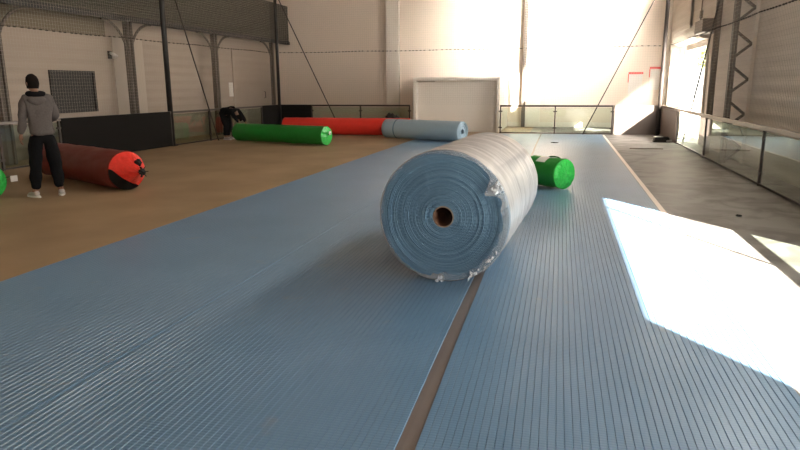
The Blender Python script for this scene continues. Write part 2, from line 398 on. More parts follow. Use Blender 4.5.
def ly(y): return (y-5)/ (22.2-5) * math.hypot(.78, 17.2)
fence('low fence along the left side with black boards and glass panes', (-10.88, 5), (-10.10, 22.2),
      [ly(y) for y in (5.1, 7.6, 10.35, 11.85, 15.76, 17.65, 18.9, 20.9, 22.15)],
      [(ly(5.1), ly(7.6), 'glass'), (ly(7.6), ly(10.35), 'glass'), (ly(10.35), ly(11.85), 'glass'), (ly(11.9), ly(15.72), 'black'),
       (ly(15.78), ly(17.65), 'glass'), (ly(17.65), ly(18.9), 'glass'), (ly(18.9), ly(20.9), 'glass'), (ly(20.92), ly(22.12), 'black')], railmat=plain('fence_rail_worn', (.12, .1, .085), .3, .3))
fence('low fence at the back behind the red roll, left of the doorway', (-10.05, 22.2), (-5.13, 22.2), [.04, 1.25, 3.10, 4.90],
      [(.07, 1.22, 'black'), (1.25, 3.10, 'glass'), (3.10, 4.90, 'glass')])
fence('back glass fence right of the doorway, ending in a board with triangular shadow', (-2.0, 22.2), (3.12, 22.2), [.02, 1.82, 3.64, 5.0],
      [(.02, 1.82, 'glass'), (1.82, 3.64, 'glass'), (3.67, 5.1, 'white')], rails=[(0, 3.66)])
def ry(y): return 22.15-y
fence('long glass fence along the right side before the lattice column', (3.15, 22.15), (3.15, -2), [ry(y) for y in (22.1, 19.2, 15.55, 11.3, 7.3, 3.0, -1.9)],
      [(ry(22.1), ry(19.25), 'brown'), (ry(19.2), ry(15.55), 'glass'), (ry(15.55), ry(11.3), 'glass'), (ry(11.3), ry(7.3), 'glass'), (ry(7.3), ry(3.0), 'glass'), (ry(3.0), ry(-1.9), 'glass')],
      railmat=RAILM, rail=.06, railh=.075)

# ------------------------------------------------------------------ tall net posts with guy cables, nets and ropes
def net_post(x, y, label, w=.05, h=6.8, mat=STEEL):
    t = thing('net_post', label, 'post', (x, y, 0), 0, 'tall posts carrying the net')
    bm = bmesh.new(); tube(bm, [(0, 0, 0), (0, 0, h)], w, 12); obj('tube', bm, mat, t, smooth=True)
    bm = bmesh.new(); box(bm, -.1, .1, -.1, .1, 0, .012); obj('base_plate', bm, mat, t)
net_post(-10.42, 15.82, 'tall black net post standing at the right end of the left black boards', .07, mat=BLACK)
net_post(-10.02, 22.1, 'tall dark net post in the back left corner', .055, mat=BLACK)
net_post(3.05, 22.05, 'tall dark net post in the back right corner above the brown board', .06)
net_post(3.34, 16.3, 'thick brown net post beside the open roller door', .07, mat=BRSTL)
net_post(3.32, 6.75, 'net post on the right outside the frame', .05)
def cable(a, b, label):
    t = obj('guy_cable', T([a, b], .019, 6), STEEL, smooth=True); tag(t, label, 'cable', 'guy cables bracing the net posts')
cable((-10.30, 15.82, 4.9), (-10.1, 17.75, 0), 'slanting guy cable from the tall black post to the left glass fence')
cable((-10.0, 22.05, 4.9), (-7.66, 22.1, 0), 'slanting guy cable at the back left, dropping behind the red roll')
cable((3.0, 22.1, 4.9), (.73, 22.1, 0), 'slanting guy cable across the sunlit back right wall')
cable((3.26, 15.25, 4.2), (3.26, 18.9, 0), 'slanting guy cable in front of the open roller door')
cable((3.26, 6.65, 4.3), (3.26, 3.55, 0), 'guy cable beside the camera on the right fence')

def net(p0, p1, label, cell=.075, z0=.97, z1=6.6, r=.0013):
    v = Vector((p1[0]-p0[0], p1[1]-p0[1])); L = v.length; rz = math.atan2(v.y, v.x)
    t = thing('hanging_net', label, 'net', (p0[0], p0[1], 0), rz, 'safety nets around the court')
    bm = bmesh.new()
    k = int(L/cell)
    for i in range(k+1): beam(bm, (i*cell, 0, z0), (i*cell, 0, z1), r*2, r*2)
    for j in range(int((z1-z0)/cell)+1): beam(bm, (0, .003, z0+j*cell), (L, .003, z0+j*cell), r*2, r*2)
    mo = obj('netting', bm, NETM, t); mo['kind'] = 'stuff'
    # lashed rope: sags between posts, with dark lashings every few centimetres
    bm = bmesh.new(); pts = []
    n = int(L/.4)
    for i in range(n+1): pts.append((L*i/n, -.012, 2.80 - .018*math.sin(math.pi*((L*i/n/3.1) % 1))))
    tube(bm, pts, .0045, 6)
    x = .0
    while x < L:
        z = 2.80 - .018*math.sin(math.pi*((x/3.1) % 1))
        beam(bm, (x, -.012, z), (x+.06, -.012, z), .019, .024); x += random.uniform(.11, .2)
    obj('rope', bm, ROPEM, t)
net((-10.98, 5), (-10.22, 22.05), 'net along the left side hanging above the black boards', r=.0009)
net((-10.0, 22.26), (2.95, 22.26), 'net hanging across the whole back wall')
net((3.23, 21.9), (3.23, 6.9), 'net along the right side in front of the lattice column')

# ------------------------------------------------------------------ right wall equipment
t = thing('lattice_column', 'pale lattice column with zigzag braces against the right wall', 'column', (3.3, 14.5, 0))
bm = bmesh.new(); box(bm, -.05, -.01, -.07, .07, 0, 6.8); box(bm, .01, .05, -.07, .07, 0, 6.8)
obj('chord', bm, GREYST, t)
bm = bmesh.new(); box(bm, .33, .395, -.06, .06, 0, 6.8); obj('chord', bm, WALL, t)
for k in range(-1, 8):
    z = 1.0+.69*k
    if z > 6.5 or z < .3: continue
    bm = bmesh.new(); beam(bm, (0, 0, z+.27), (.35, 0, z-.02), .05, .05); beam(bm, (0, 0, z-.27), (.35, 0, z+.02), .05, .05)
    obj('brace', bm, GREYST, t)
t = thing('shutter_box', 'roller shutter housing above the open door at right', 'shutter', (XR, 0, 0))
bm = bmesh.new()
pr = [(0, 2.76), (-.22, 2.78), (-.33, 2.86), (-.36, 3.0), (-.33, 3.14), (-.22, 3.2), (0, 3.2)]
q = [[bm.verts.new((x, y, z)) for x, z in pr] for y in (18.7, 22.5)]
for a in range(6): bm.faces.new((q[0][a], q[0][a+1], q[1][a+1], q[1][a]))
bm.faces.new(q[0]); bm.faces.new(q[1][::-1]); bm.faces.new((q[0][0], q[1][0], q[1][6], q[0][6]))
obj('housing', bm, TRIMW, t, bevel=.01)
obj('motor', B(-.42, 0, 17.7, 18.7, 2.86, 3.18), BRSTL, t, bevel=.02)
obj('slat_curtain', B(-.04, -.01, 18.9, 21.9, 2.6, 2.78), RAILM, t)
bm = bmesh.new(); tube(bm, [(-.03, 20.1, 3.2), (-.03, 20.1, 5.0)], .02, 6); box(bm, -.06, 0, 20.02, 20.18, 3.4, 3.6); obj('conduit', bm, BRSTL, t)
# two red-topped boards on the sunlit back wall
for (x0, x1, z, lab) in ((2.42, 2.90, 1.98, 'white board with red top edge on sunlit back wall, the left one'), (3.16, 3.50, 2.16, 'white board with red top edge next to the back right corner')):
    t = thing('wall_sign', lab, 'sign', (x0, YB-.001, z), 0, 'red-topped boards on the back wall')
    w = x1-x0
    obj('panel', B(0, w, -.03, 0, -.75, 0), PAPER, t); obj('red_edge', B(-.02, w+.02, -.05, 0, 0, .075), REDP, t); obj('red_edge', B(-.03, 0, -.05, 0, -.3, 0), REDP, t)
# outside, seen through the roller door
structure(obj('ground_outside', B(XR+.3, 40, -20, 60, -.25, -.02), OUTG))
t = thing('tree', 'yellowish tree outside, seen through the open roller door', 'tree', (6.9, 33.5, -.02))
obj('trunk', T([(0, 0, 0), (.1, 0, 1.2), (0, .1, 2.6)], [.12, .09, .05], 8), BARK, t, smooth=True)
bm = bmesh.new()
for k in range(350):
    a, b2, rr = random.uniform(0, 6.28), random.uniform(-1, 1), random.random()**.4*1.3
    c = Vector((rr*math.cos(a)*math.sqrt(1-b2*b2), rr*math.sin(a)*math.sqrt(1-b2*b2), 3.2+rr*b2*.8))
    d1 = Vector([random.uniform(-1, 1) for _ in range(3)]).normalized()*.11; d2 = d1.cross(Vector([random.uniform(-1, 1) for _ in range(3)])).normalized()*.07
    bm.faces.new([bm.verts.new(c+d1), bm.verts.new(c+d2), bm.verts.new(c-d1), bm.verts.new(c-d2)])
obj('foliage', bm, LEAF, t)

# ------------------------------------------------------------------ blue mats with long grooves
def wob(y, s): return .012*math.sin(y*.9+s) + .006*math.sin(y*2.3+s*2)
def mat_strip(label, fx0, fx1, y0, y1, s=0, h=.009, end=0.):
    """a mat whose edges are the curves fx0(y), fx1(y); grooves every 4 cm run along it"""
    bm = bmesh.new(); rows = []
    ny = int((y1-y0)/.35)
    G = 48
    for j in range(ny+1):
        y = y0 + (y1-y0)*j/ny
        a, b = fx0(y), fx1(y); row = [(a, .0005), (a+.004, h)]
        for g in range(1, G):
            c = a+(b-a)*g/G
            row += [(c-.0032, h), (c, h-.0042), (c+.0032, h)]
        row += [(b-.004, h), (b, .0005)]
        rows.append([bm.verts.new((x, y + end*(x-a)*(j == ny), z)) for x, z in row])
    for r0, r1 in zip(rows, rows[1:]):
        for k in range(len(r0)-1): bm.faces.new((r0[k], r0[k+1], r1[k+1], r1[k]))
    for r in (rows[0], rows[-1]): bm.faces.new(r if r is rows[0] else r[::-1])
    o = obj('floor_mat', bm, FOAM); tag(o, label, 'mat', 'blue grooved mats laid side by side')
    return o
E1 = lambda y: -4.58+.016*y
E2 = lambda y: -2.53+.006*y
mat_strip('leftmost blue grooved mat, its edge against the bare brown floor', E1, lambda y: E2(y)-.003, -1.5, 19.2, 0, end=-.25)
mat_strip('blue grooved mat second from the left, under left half of the big wrapped roll', lambda y: E2(y)+.003, lambda y: -.655+.0015*max(0, y-3)+wob(y, 1)*.35, -1.5, 22.0, 1)
mat_strip('blue grooved mat under the small green roll, right of the brown centre seam', lambda y: -.567-.006*max(0, min(y, 7)-3)+wob(y, 1.3)*.4, lambda y: 1.27+.003*y, -1.5, 22.05, 2)
def tape(label, f, w, y0, y1, m, z=.002, grp=None):
    bm = bmesh.new(); prev = None; n = int((y1-y0)/.3)
    for j in range(n+1):
        y = y0+(y1-y0)*j/n; c = f(y); ww = w(y)/2
        k = [bm.verts.new(p) for p in ((c-ww, y, .0006), (c-ww, y, z), (c-ww*.3, y, z+.001), (c+ww*.3, y, z), (c+ww, y, z+.001), (c+ww, y, .0006))]
        if prev:
            for i in range(5): bm.faces.new((prev[i], prev[i+1], k[i+1], k[i]))
        prev = k
    tag(obj('seam_tape', bm, m), label, 'tape')
tape('brown tape strip in the centre seam, running under the big roll', lambda y: -.612+wob(y, 1)*.3, lambda y: .09, -1.5, 20, TAPE)
tape('pale tape strip on the right, crossing the sun patch', lambda y: 1.315+.003*y, lambda y: .065, -1.5, 22, TAPEP)
# ------------------------------------------------------------------ rolls
def nz(*p): return noise.noise(Vector(p))
def place_roll(name, label, c0, ang, r, cat='roll', group=None):
    t = thing(name, label, cat, (c0[0], c0[1], 0), -R(ang), group); return t

# the big roll in the middle: wound blue underlay in stretch film on a cardboard core
RB, LB = .536, 2.0
t = place_roll('foam_roll', 'huge blue foam roll in cloudy stretch film standing across the centre seam', (-.888, 5.03), 4, RB)
Z0 = RB + .012 + .009
prof = []; rings = 46; r0 = .088; dr = (RB-r0)/rings; off = 0
random.seed(3)
for i in range(rings):
    off = .6*off + random.uniform(-.007, .007); ra = r0 + i*dr
    prof += [(off+.011, ra), (off+.0005, ra+dr*.18), (off, ra+dr*.5), (off+.0015, ra+dr*.84)]
prof += [(.006, RB), (.3, RB), (1.0, RB), (1.7, RB), (LB, RB), (LB, r0)]
def jit(j, a, y, r):
    if y > .2: return (0, 0)
    w = .0035*nz(math.cos(a)*3*r*4, math.sin(a)*3*r*4, j*.02)
    return (w + .0012*math.sin(a*round(r*2*math.pi/.028)), .0022*nz(math.cos(a)*1.3, math.sin(a)*1.3, r*9))
bm = bmesh.new(); lathe_y(bm, prof, 256, jit=jit)
obj('wound_foam', bm, FOAMEND, t, smooth=False, loc=(0, 0, Z0))
bm = bmesh.new(); lathe_y(bm, [(-.002, .079), (-.002, .088), (LB+.003, .088), (LB+.003, .079), (-.002, .079)], 48)
for f in bm.faces: f.material_index = 1 if max((v.co.x**2+v.co.z**2)**.5 for v in f.verts) < .081 else 0
obj('cardboard_core', bm, [CARD, CARDIN], t, smooth=True, loc=(0, 0, Z0))
def rag(a):
    a = (a+math.pi) % (2*math.pi) - math.pi; d = math.degrees(a)
    base = .012 + .010*(1+nz(math.cos(a)*3, math.sin(a)*3, 5)) + .008*nz(math.cos(a)*14, math.sin(a)*14, 1)
    if -100 < d < 40: base += .026 + .022*nz(math.cos(a)*9, math.sin(a)*9, 2)
    base += .085*math.exp(-((d-31)/6)**2) + .03*math.exp(-((d+88)/7)**2)
    return max(.006, base)
def jw(j, a, y, r):
    if j == 0: return (-.010 - .03*math.exp(-((math.degrees(a)-31)/7)**2) + .008*nz(a*12, 0, 3), -rag(a) )
    if j == 1: return (.008*nz(a*15, 0, 7) - .02*math.exp(-((math.degrees(a)-31)/7)**2), -rag(a)*.5)
    if j == 2: return (.004*nz(a*20, 1, 7), 0)
    if y > LB: return (.01*nz(a*9, 3, 3), 0)
    f = .0055*nz(math.cos(a)*2, math.sin(a)*2, y*9) + .004*nz(math.cos(a)*9, math.sin(a)*9, y*5) + .003*nz(y*40, a, 0)
    s = math.sin(a)
    return (0, f if s > -.9 else -abs(f))
prof = [(-.012, RB), (-.016, RB+.002), (-.010, RB+.006)] + [(y/60*LB, RB+.010) for y in range(0, 61)] + [(LB+.012, RB-.01), (LB+.015, RB-.12)]
bm = bmesh.new(); lathe_y(bm, prof, 160, jit=jw)
for f in bm.faces:
    if min(v.co.y for v in f.verts) < -.001: f.material_index = 1
obj('stretch_film', bm, [WRAP, WRAPT], t, smooth=True, loc=(0, 0, Z0))
TORN = plain('torn_film', (.60, .62, .66), .3, spec=.8)
# torn tufts of film bunched on the rim
for (ad, n, sp) in ((30, 26, .045), (-93, 8, .03), (-60, 7, .08), (-38, 7, .08)):
    bm = bmesh.new()
    for k in range(n):
        a = R(ad + random.gauss(0, sp/RB*57*.5)); rr = RB - random.uniform(-.01, .075 if ad == 30 else .04)
        c = Vector((rr*math.cos(a), -.018-random.uniform(0, .035 if ad == 30 else .012), rr*math.sin(a)))
        d1 = Vector([random.uniform(-1, 1), random.uniform(-.6, .6), random.uniform(-1, 1)]).normalized()*random.uniform(.012, .03)
        d2 = d1.cross(Vector([random.uniform(-1, 1) for _ in range(3)])).normalized()*random.uniform(.008, .02)
        d3 = d1.cross(d2).normalized()*.006
        v = [bm.verts.new(p) for p in (c+d1, c+d2+d3, c-d1, c-d2+d3, c+d3*2, c-d3)]
        for q in ((0, 1, 4), (1, 2, 4), (2, 3, 4), (3, 0, 4), (1, 0, 5), (2, 1, 5), (3, 2, 5), (0, 3, 5)): bm.faces.new([v[i] for i in q])
    obj('torn_film', bm, TORN, t, loc=(0, 0, Z0))

def wrapped_roll(label, c0, ang, L, r, body, cap, bulge=.05, seed=1, n=72, wr=.008, group='vinyl-wrapped rolls', name='vinyl_roll', gather=0.):
    t = place_roll(name, label, c0, ang, r, group=group)
    ny = max(8, int(L/.07))
    def jb(j, a, y, rr):
        e = 1 if 0 < y < L else .3
        return (0, e*wr*(nz(math.cos(a)*2.2+seed, math.sin(a)*2.2, y*3) + .6*nz(math.cos(a)*6, math.sin(a)*6+seed, y*7)) - (.012 if math.sin(a) < -.93 else 0))
    prof = [(0, r*.93), (.02, r*.985)] + [(.05+(L-.1)*k/ny, r-.008) for k in range(ny+1)] + [(L-.02, r*.985), (L, r*.93)]
    bm = bmesh.new(); lathe_y(bm, prof, n, jit=jb)
    obj('cover', bm, body, t, smooth=True, loc=(0, 0, r))
    for e in (0, 1):
        def jc(j, a, y, rr):
            k = rr/r
            return ((.035*k*nz(math.cos(a)*4*k+seed, math.sin(a)*4*k, e*3) + .02*nz(a*9, k*3, seed))*(1 if k < .9 else .2), 0)
        s = -1 if e == 0 else 1
        yy = 0 if e == 0 else L
        pr = [(yy + s*(bulge*(1-(q/9)**2) + gather*(max(0, 1-q/9))**1.3), max(.004, r*.95*q/9)) for q in range(10)]
        bm = bmesh.new(); lathe_y(bm, pr, n, cap0=True, jit=jc)
        obj('end_cover', bm, cap, t, smooth=True, loc=(0, 0, r))
    return t
# short green roll behind the big roll
t = wrapped_roll('short bright green roll with a pale label, lying behind the big blue roll', (.10, 10.20), -47, .68, .245, GREEN, GREENC, bulge=.03, seed=4)
bm = bmesh.new()
def patch(bm, r, y0, y1, a0, a1, n=8, th=.004):
    q = []
    for i in range(n+1):
        a = R(a0+(a1-a0)*i/n); q.append([bm.verts.new((rr*math.cos(a), y, rr*math.sin(a))) for rr, y in ((r, y0), (r, y1), (r+th, y1), (r+th, y0))])
    for a, b in zip(q, q[1:]):
        for k in range(4): bm.faces.new((a[k], a[(k+1) % 4], b[(k+1) % 4], b[k]))
    bm.faces.new(q[0]); bm.faces.new(q[-1][::-1])
patch(bm, .241, .27, .46, 98, 134); obj('label', bm, PAPER, t, loc=(0, 0, .245))
obj('carry_handle', T([(-.0, .10, .48), (-.0, .15, .498), (0, .22, .503), (0, .29, .498), (-.0, .34, .48)], .011, 8), GREEND, t, smooth=True)
# long green roll at the back left
t = wrapped_roll('long green roll on the brown floor that the bending man is gripping', (-6.22, 16.72), -73, 3.32, .268, GREEN, GREENC, bulge=.04, seed=8, n=48)
obj('label', B(-.02, .07, -.11, -.1, .30, .40), PAPER, t)
obj('strap', T([(0, -.02, .28), (.03, -.12, .33)], .012, 6), GREEND, t)
# long red roll behind it
t = wrapped_roll('long red roll lying along the back fence behind the long green roll', (-4.75, 20.45), -90, 4.35, .29, RED, REDC, bulge=.04, seed=12, n=48)
# blue roll, its mat running out towards the camera
t = place_roll('foam_roll', 'pale blue foam roll at the far end of the leftmost mat', (-2.72, 18.45), -66, .30)
def jb(j, a, y, r): return (0, .006*nz(math.cos(a)*2, math.sin(a)*2, y*2) - (.008 if math.sin(a) < -.93 else 0))
prof = []
for i in range(12): prof += [(random.uniform(-.03, .03)+.012, .07+i*.018), (random.uniform(-.02, .02)*(i/12)-.003, .07+i*.018+.014)]
prof += [(.004, .292)] + [(.1+k*.2, .294) for k in range(14)] + [(2.78, .29), (2.78, .07)]
bm = bmesh.new(); lathe_y(bm, prof, 64, jit=jb); obj('wound_foam', bm, FOAMPALE, t, smooth=True, loc=(0, 0, .302))
bm = bmesh.new(); patch(bm, .296, 2.3, 2.34, 0, 355, 40, .003); obj('strap', bm, FOAMEND, t, loc=(0, 0, .302))
# red roll at left, shade put into its body colour, crumpled bright end
t = wrapped_roll('red roll with shade-darkened body and crumpled bright red end, on the floor behind the standing man', (-6.60, 8.72), -64, 2.8, .315, plain('shaded_red_vinyl', (.17, .020, .014), .5, bump=.2, scale=9, var=.12), REDC, bulge=.02, seed=21, gather=.40, wr=.01)
bm = bmesh.new()
def crescent(bm, r, a0, a1):
    q = []
    for i in range(25):
        u = i/24; a = R(a0+(a1-a0)*u); w = math.sin(math.pi*u)**.6*.13
        q.append([bm.verts.new((rr*math.cos(a), y, rr*math.sin(a))) for rr, y in ((r+.006, .05), (r+.006, -.02), (max(.05, r-w), -.05-.25*w/r), (max(.05, r-w)-.02, -.02-.2*w/r))])
    for a, b in zip(q, q[1:]):
        for k in range(3): bm.faces.new((a[k], a[k+1], b[k+1], b[k]))
crescent(bm, .295, 170, 300)
bmesh.ops.solidify(bm, geom=bm.faces[:], thickness=.006)
obj('black_lining', bm, FABBAG, t, loc=(0, 0, .315))
for p, s, lab in (((.09, -.20, .45), .055, None), ((.03, -.42, .33), .05, None)):
    bm = bmesh.new(); bmesh.ops.create_icosphere(bm, subdivisions=3, radius=s)
    for v in bm.verts: v.co += v.co.normalized()*.02*nz(v.co.x*30, v.co.y*30, v.co.z*30)
    if s == .05:
        for k in range(6):
            a = k*1.05; beam(bm, (0, 0, 0), (.08*math.cos(a), -.03, .09*math.sin(a)), .03, .008)
    obj('black_knot', bm, FABBAG, t, loc=p)
# green roll cut by the left frame edge
t = wrapped_roll('green roll cut off by the left frame edge, with a small white tag', (-8.03, 7.52), -70, 1.8, .262, GREEN, GREENC, bulge=.05, seed=30)
obj('label', B(.26, .36, -.10, -.095, .24, .33), PAPER, t); obj('strap', T([(.20, -.04, .3), (.26, -.097, .32)], .006, 6), GREEND, t)

# dark bundle behind the rolls, cloth heap by the brown board
def heap(name, label, cat, loc, sx, sy, sz, m, seed=0):
    bm = bmesh.new(); bmesh.ops.create_icosphere(bm, subdivisions=4, radius=1)
    for v in bm.verts:
        k = 1+.25*nz(v.co.x*2+seed, v.co.y*2, v.co.z*2)+.12*nz(v.co.x*6, v.co.y*6+seed, v.co.z*6)
        v.co = Vector((v.co.x*sx*k, v.co.y*sy*k, max(0, (v.co.z+.75)*sz*k)))
    o = obj(name, bm, m, smooth=True, loc=loc); return tag(o, label, cat)
heap('bundle', 'dark bundle behind the pale blue roll, against the back fence', 'bundle', (-5.6, 21.5, 0), .32, .22, .36, FABBAG, 2)
t = thing('shoulder_bag', 'black bag with a white paper on it, on the floor by the brown board', 'bag', (2.82, 19.6, 0))
bm = bmesh.new(); bmesh.ops.create_cube(bm, size=1)
bmesh.ops.subdivide_edges(bm, edges=bm.edges[:], cuts=5, use_grid_fill=True)
for v in bm.verts:
    v.co = Vector((v.co.x*.44*(1-.15*(v.co.z+.5)), v.co.y*.28, (v.co.z+.5)*.13*(1+.25*nz(v.co.x*4, v.co.y*5, 1))))
obj('pouch', bm, FABBAG, t, smooth=True)
bm = bmesh.new(); beam(bm, (-.2, -.05, .145), (.02, .02, .15), .14, .02); obj('paper', bm, PAPER, t, bevel=.004)
bm = bmesh.new(); beam(bm, (.12, -.16, .03), (.26, -.14, .05), .09, .05); obj('paper', bm, PAPER, t, bevel=.01)
heap('rag', 'little dark rag lying on the grey concrete right of the tape', 'rag', (2.2, 8.55, 0), .035, .03, .012, FABBAG, 5)
heap('rag', 'small dark scrap on the blue mat beyond the short green roll', 'rag', (-.13, 18.6, .010), .10, .08, .012, FABBAG, 7)
tag(obj('batten', B(1.75, 2.55, 17.3, 17.33, 0, .02), BROWNB), 'thin dark batten lying on the concrete near the black bag', 'batten')

# ------------------------------------------------------------------ people
def skin(name, V, E, rad, mat, parent=None, sub=2, rootv=0, disp=0., dscale=14):
    me = bpy.data.meshes.new(name+'_s'); me.from_pydata([Vector(v) for v in V], E, []); me.update()
    tmp = bpy.data.objects.new(name+'_s', me); C.objects.link(tmp)
    tmp.modifiers.new('k', 'SKIN').use_smooth_shade = True
    s = tmp.modifiers.new('u', 'SUBSURF'); s.levels = sub; s.render_levels = sub
    sv = me.skin_vertices[0].data
    for i, r in enumerate(rad):
        sv[i].radius = r if isinstance(r, tuple) else (r, r)
        sv[i].use_root = (i == rootv)
    dg = bpy.context.evaluated_depsgraph_get(); dg.update()
    m2 = bpy.data.meshes.new_from_object(tmp.evaluated_get(dg)); bpy.data.objects.remove(tmp)
    m2.name = name; m2.materials.clear(); m2.materials.append(mat)
    for v in m2.vertices:
        if disp: v.co += v.normal*disp*noise.noise(v.co*dscale)
    for p in m2.polygons: p.use_smooth = True
    o = bpy.data.objects.new(name, m2); C.objects.link(o)
    if parent: o.parent = parent
    return o
def join_meshes(objs, name):
    bm = bmesh.new()
    for o in objs: bm.from_mesh(o.data)
    mat = objs[0].data.materials[0]; par = objs[0].parent
    for o in objs: bpy.data.objects.remove(o)
    me = bpy.data.meshes.new(name); bm.to_mesh(me); bm.free(); me.materials.append(mat)
    for p in me.polygons: p.use_smooth = True
    o = bpy.data.objects.new(name, me); C.objects.link(o); o.parent = par; return o
def hand_parts(w, d, side_v, parent):
    """palm, four fingers and thumb from wrist W along D; SIDE_V points to the thumb side"""
    w, d, s = Vector(w), Vector(d).normalized(), Vector(side_v).normalized(); n = d.cross(s).normalized(); out = []
    out.append(skin('palm', [w-d*.02, w+d*.04, w+d*.085], [(0, 1), (1, 2)], [.022, (.036, .018), (.036, .016)], SKIN, parent, 1))
    for k, (o_, L) in enumerate(((.030, .072), (.010, .082), (-.010, .076), (-.029, .058))):
        a = w+d*.075+s*o_; c = n*.0
        out.append(skin('finger', [a, a+d*L*.45+n*.006, a+d*L*.8+n*.022, a+d*L*.98+n*.038], [(0, 1), (1, 2), (2, 3)], [.0095, .009, .0085, .007], SKIN, parent, 1))
    a = w+d*.025+s*.025
    out.append(skin('thumb', [a, a+d*.025+s*.022+n*.01, a+d*.055+s*.03+n*.02], [(0, 1), (1, 2)], [.012, .011, .009], SKIN, parent, 1))
    return out
def head_mesh(c, yaw, pitch, parent):
    bm = bmesh.new(); bmesh.ops.create_uvsphere(bm, u_segments=32, v_segments=24, radius=1)
    for v in bm.verts:
        x, y, z = v.co
        k = 1 - .22*max(0, -z)**1.5
        X, Y, Zz = x*.077*k, y*.098*(k if y < 0 else 1-.08*max(0, -z)), z*.122
        if y > .5:                                    # face: nose ridge, eye hollows, chin, mouth
            Y += .026*math.exp(-(X/.012)**2)*math.exp(-((Zz+.018)/.022)**2)
            for e in (-.032, .032): Y -= .010*math.exp(-((X-e)/.014)**2)*math.exp(-((Zz-.006)/.012)**2)
            Y += .010*math.exp(-(X/.02)**2)*math.exp(-((Zz+.10)/.02)**2) - .006*math.exp(-(X/.02)**2)*math.exp(-((Zz+.062)/.005)**2)
        v.co = (X, Y, Zz)
    for s in (-1, 1):                                  # ears
        g = bmesh.ops.create_uvsphere(bm, u_segments=10, v_segments=8, radius=1)['verts']
        for v in g: v.co = Vector((s*.077+v.co.x*.012, v.co.y*.018-.008, v.co.z*.031-.005))
    M = Matrix.Translation(c) @ Matrix.Rotation(yaw, 4, 'Z') @ Matrix.Rotation(pitch, 4, 'X')
    bm.transform(M)
    me = bpy.data.meshes.new('head'); bm.to_mesh(me); bm.free(); me.materials.append(SKIN)
    h = bpy.data.objects.new('head', me); C.objects.link(h); h.parent = parent
    bm = bmesh.new(); bmesh.ops.create_uvsphere(bm, u_segments=32, v_segments=24, radius=1)
    dele = [v for v in bm.verts if (v.co.y > .35 and v.co.z < .55) or v.co.z < -.62]
    bmesh.ops.delete(bm, geom=dele, context='VERTS')
    for v in bm.verts:
        q = 1+.05*nz(v.co.x*5, v.co.y*5, v.co.z*5); v.co = Vector((v.co.x*.086*q, v.co.y*.108*q-.002, v.co.z*.13*q+.004))
    bmesh.ops.solidify(bm, geom=bm.faces[:], thickness=.012)
    bm.transform(M)
    obj('hair', bm, HAIR, parent, smooth=True)
    return h
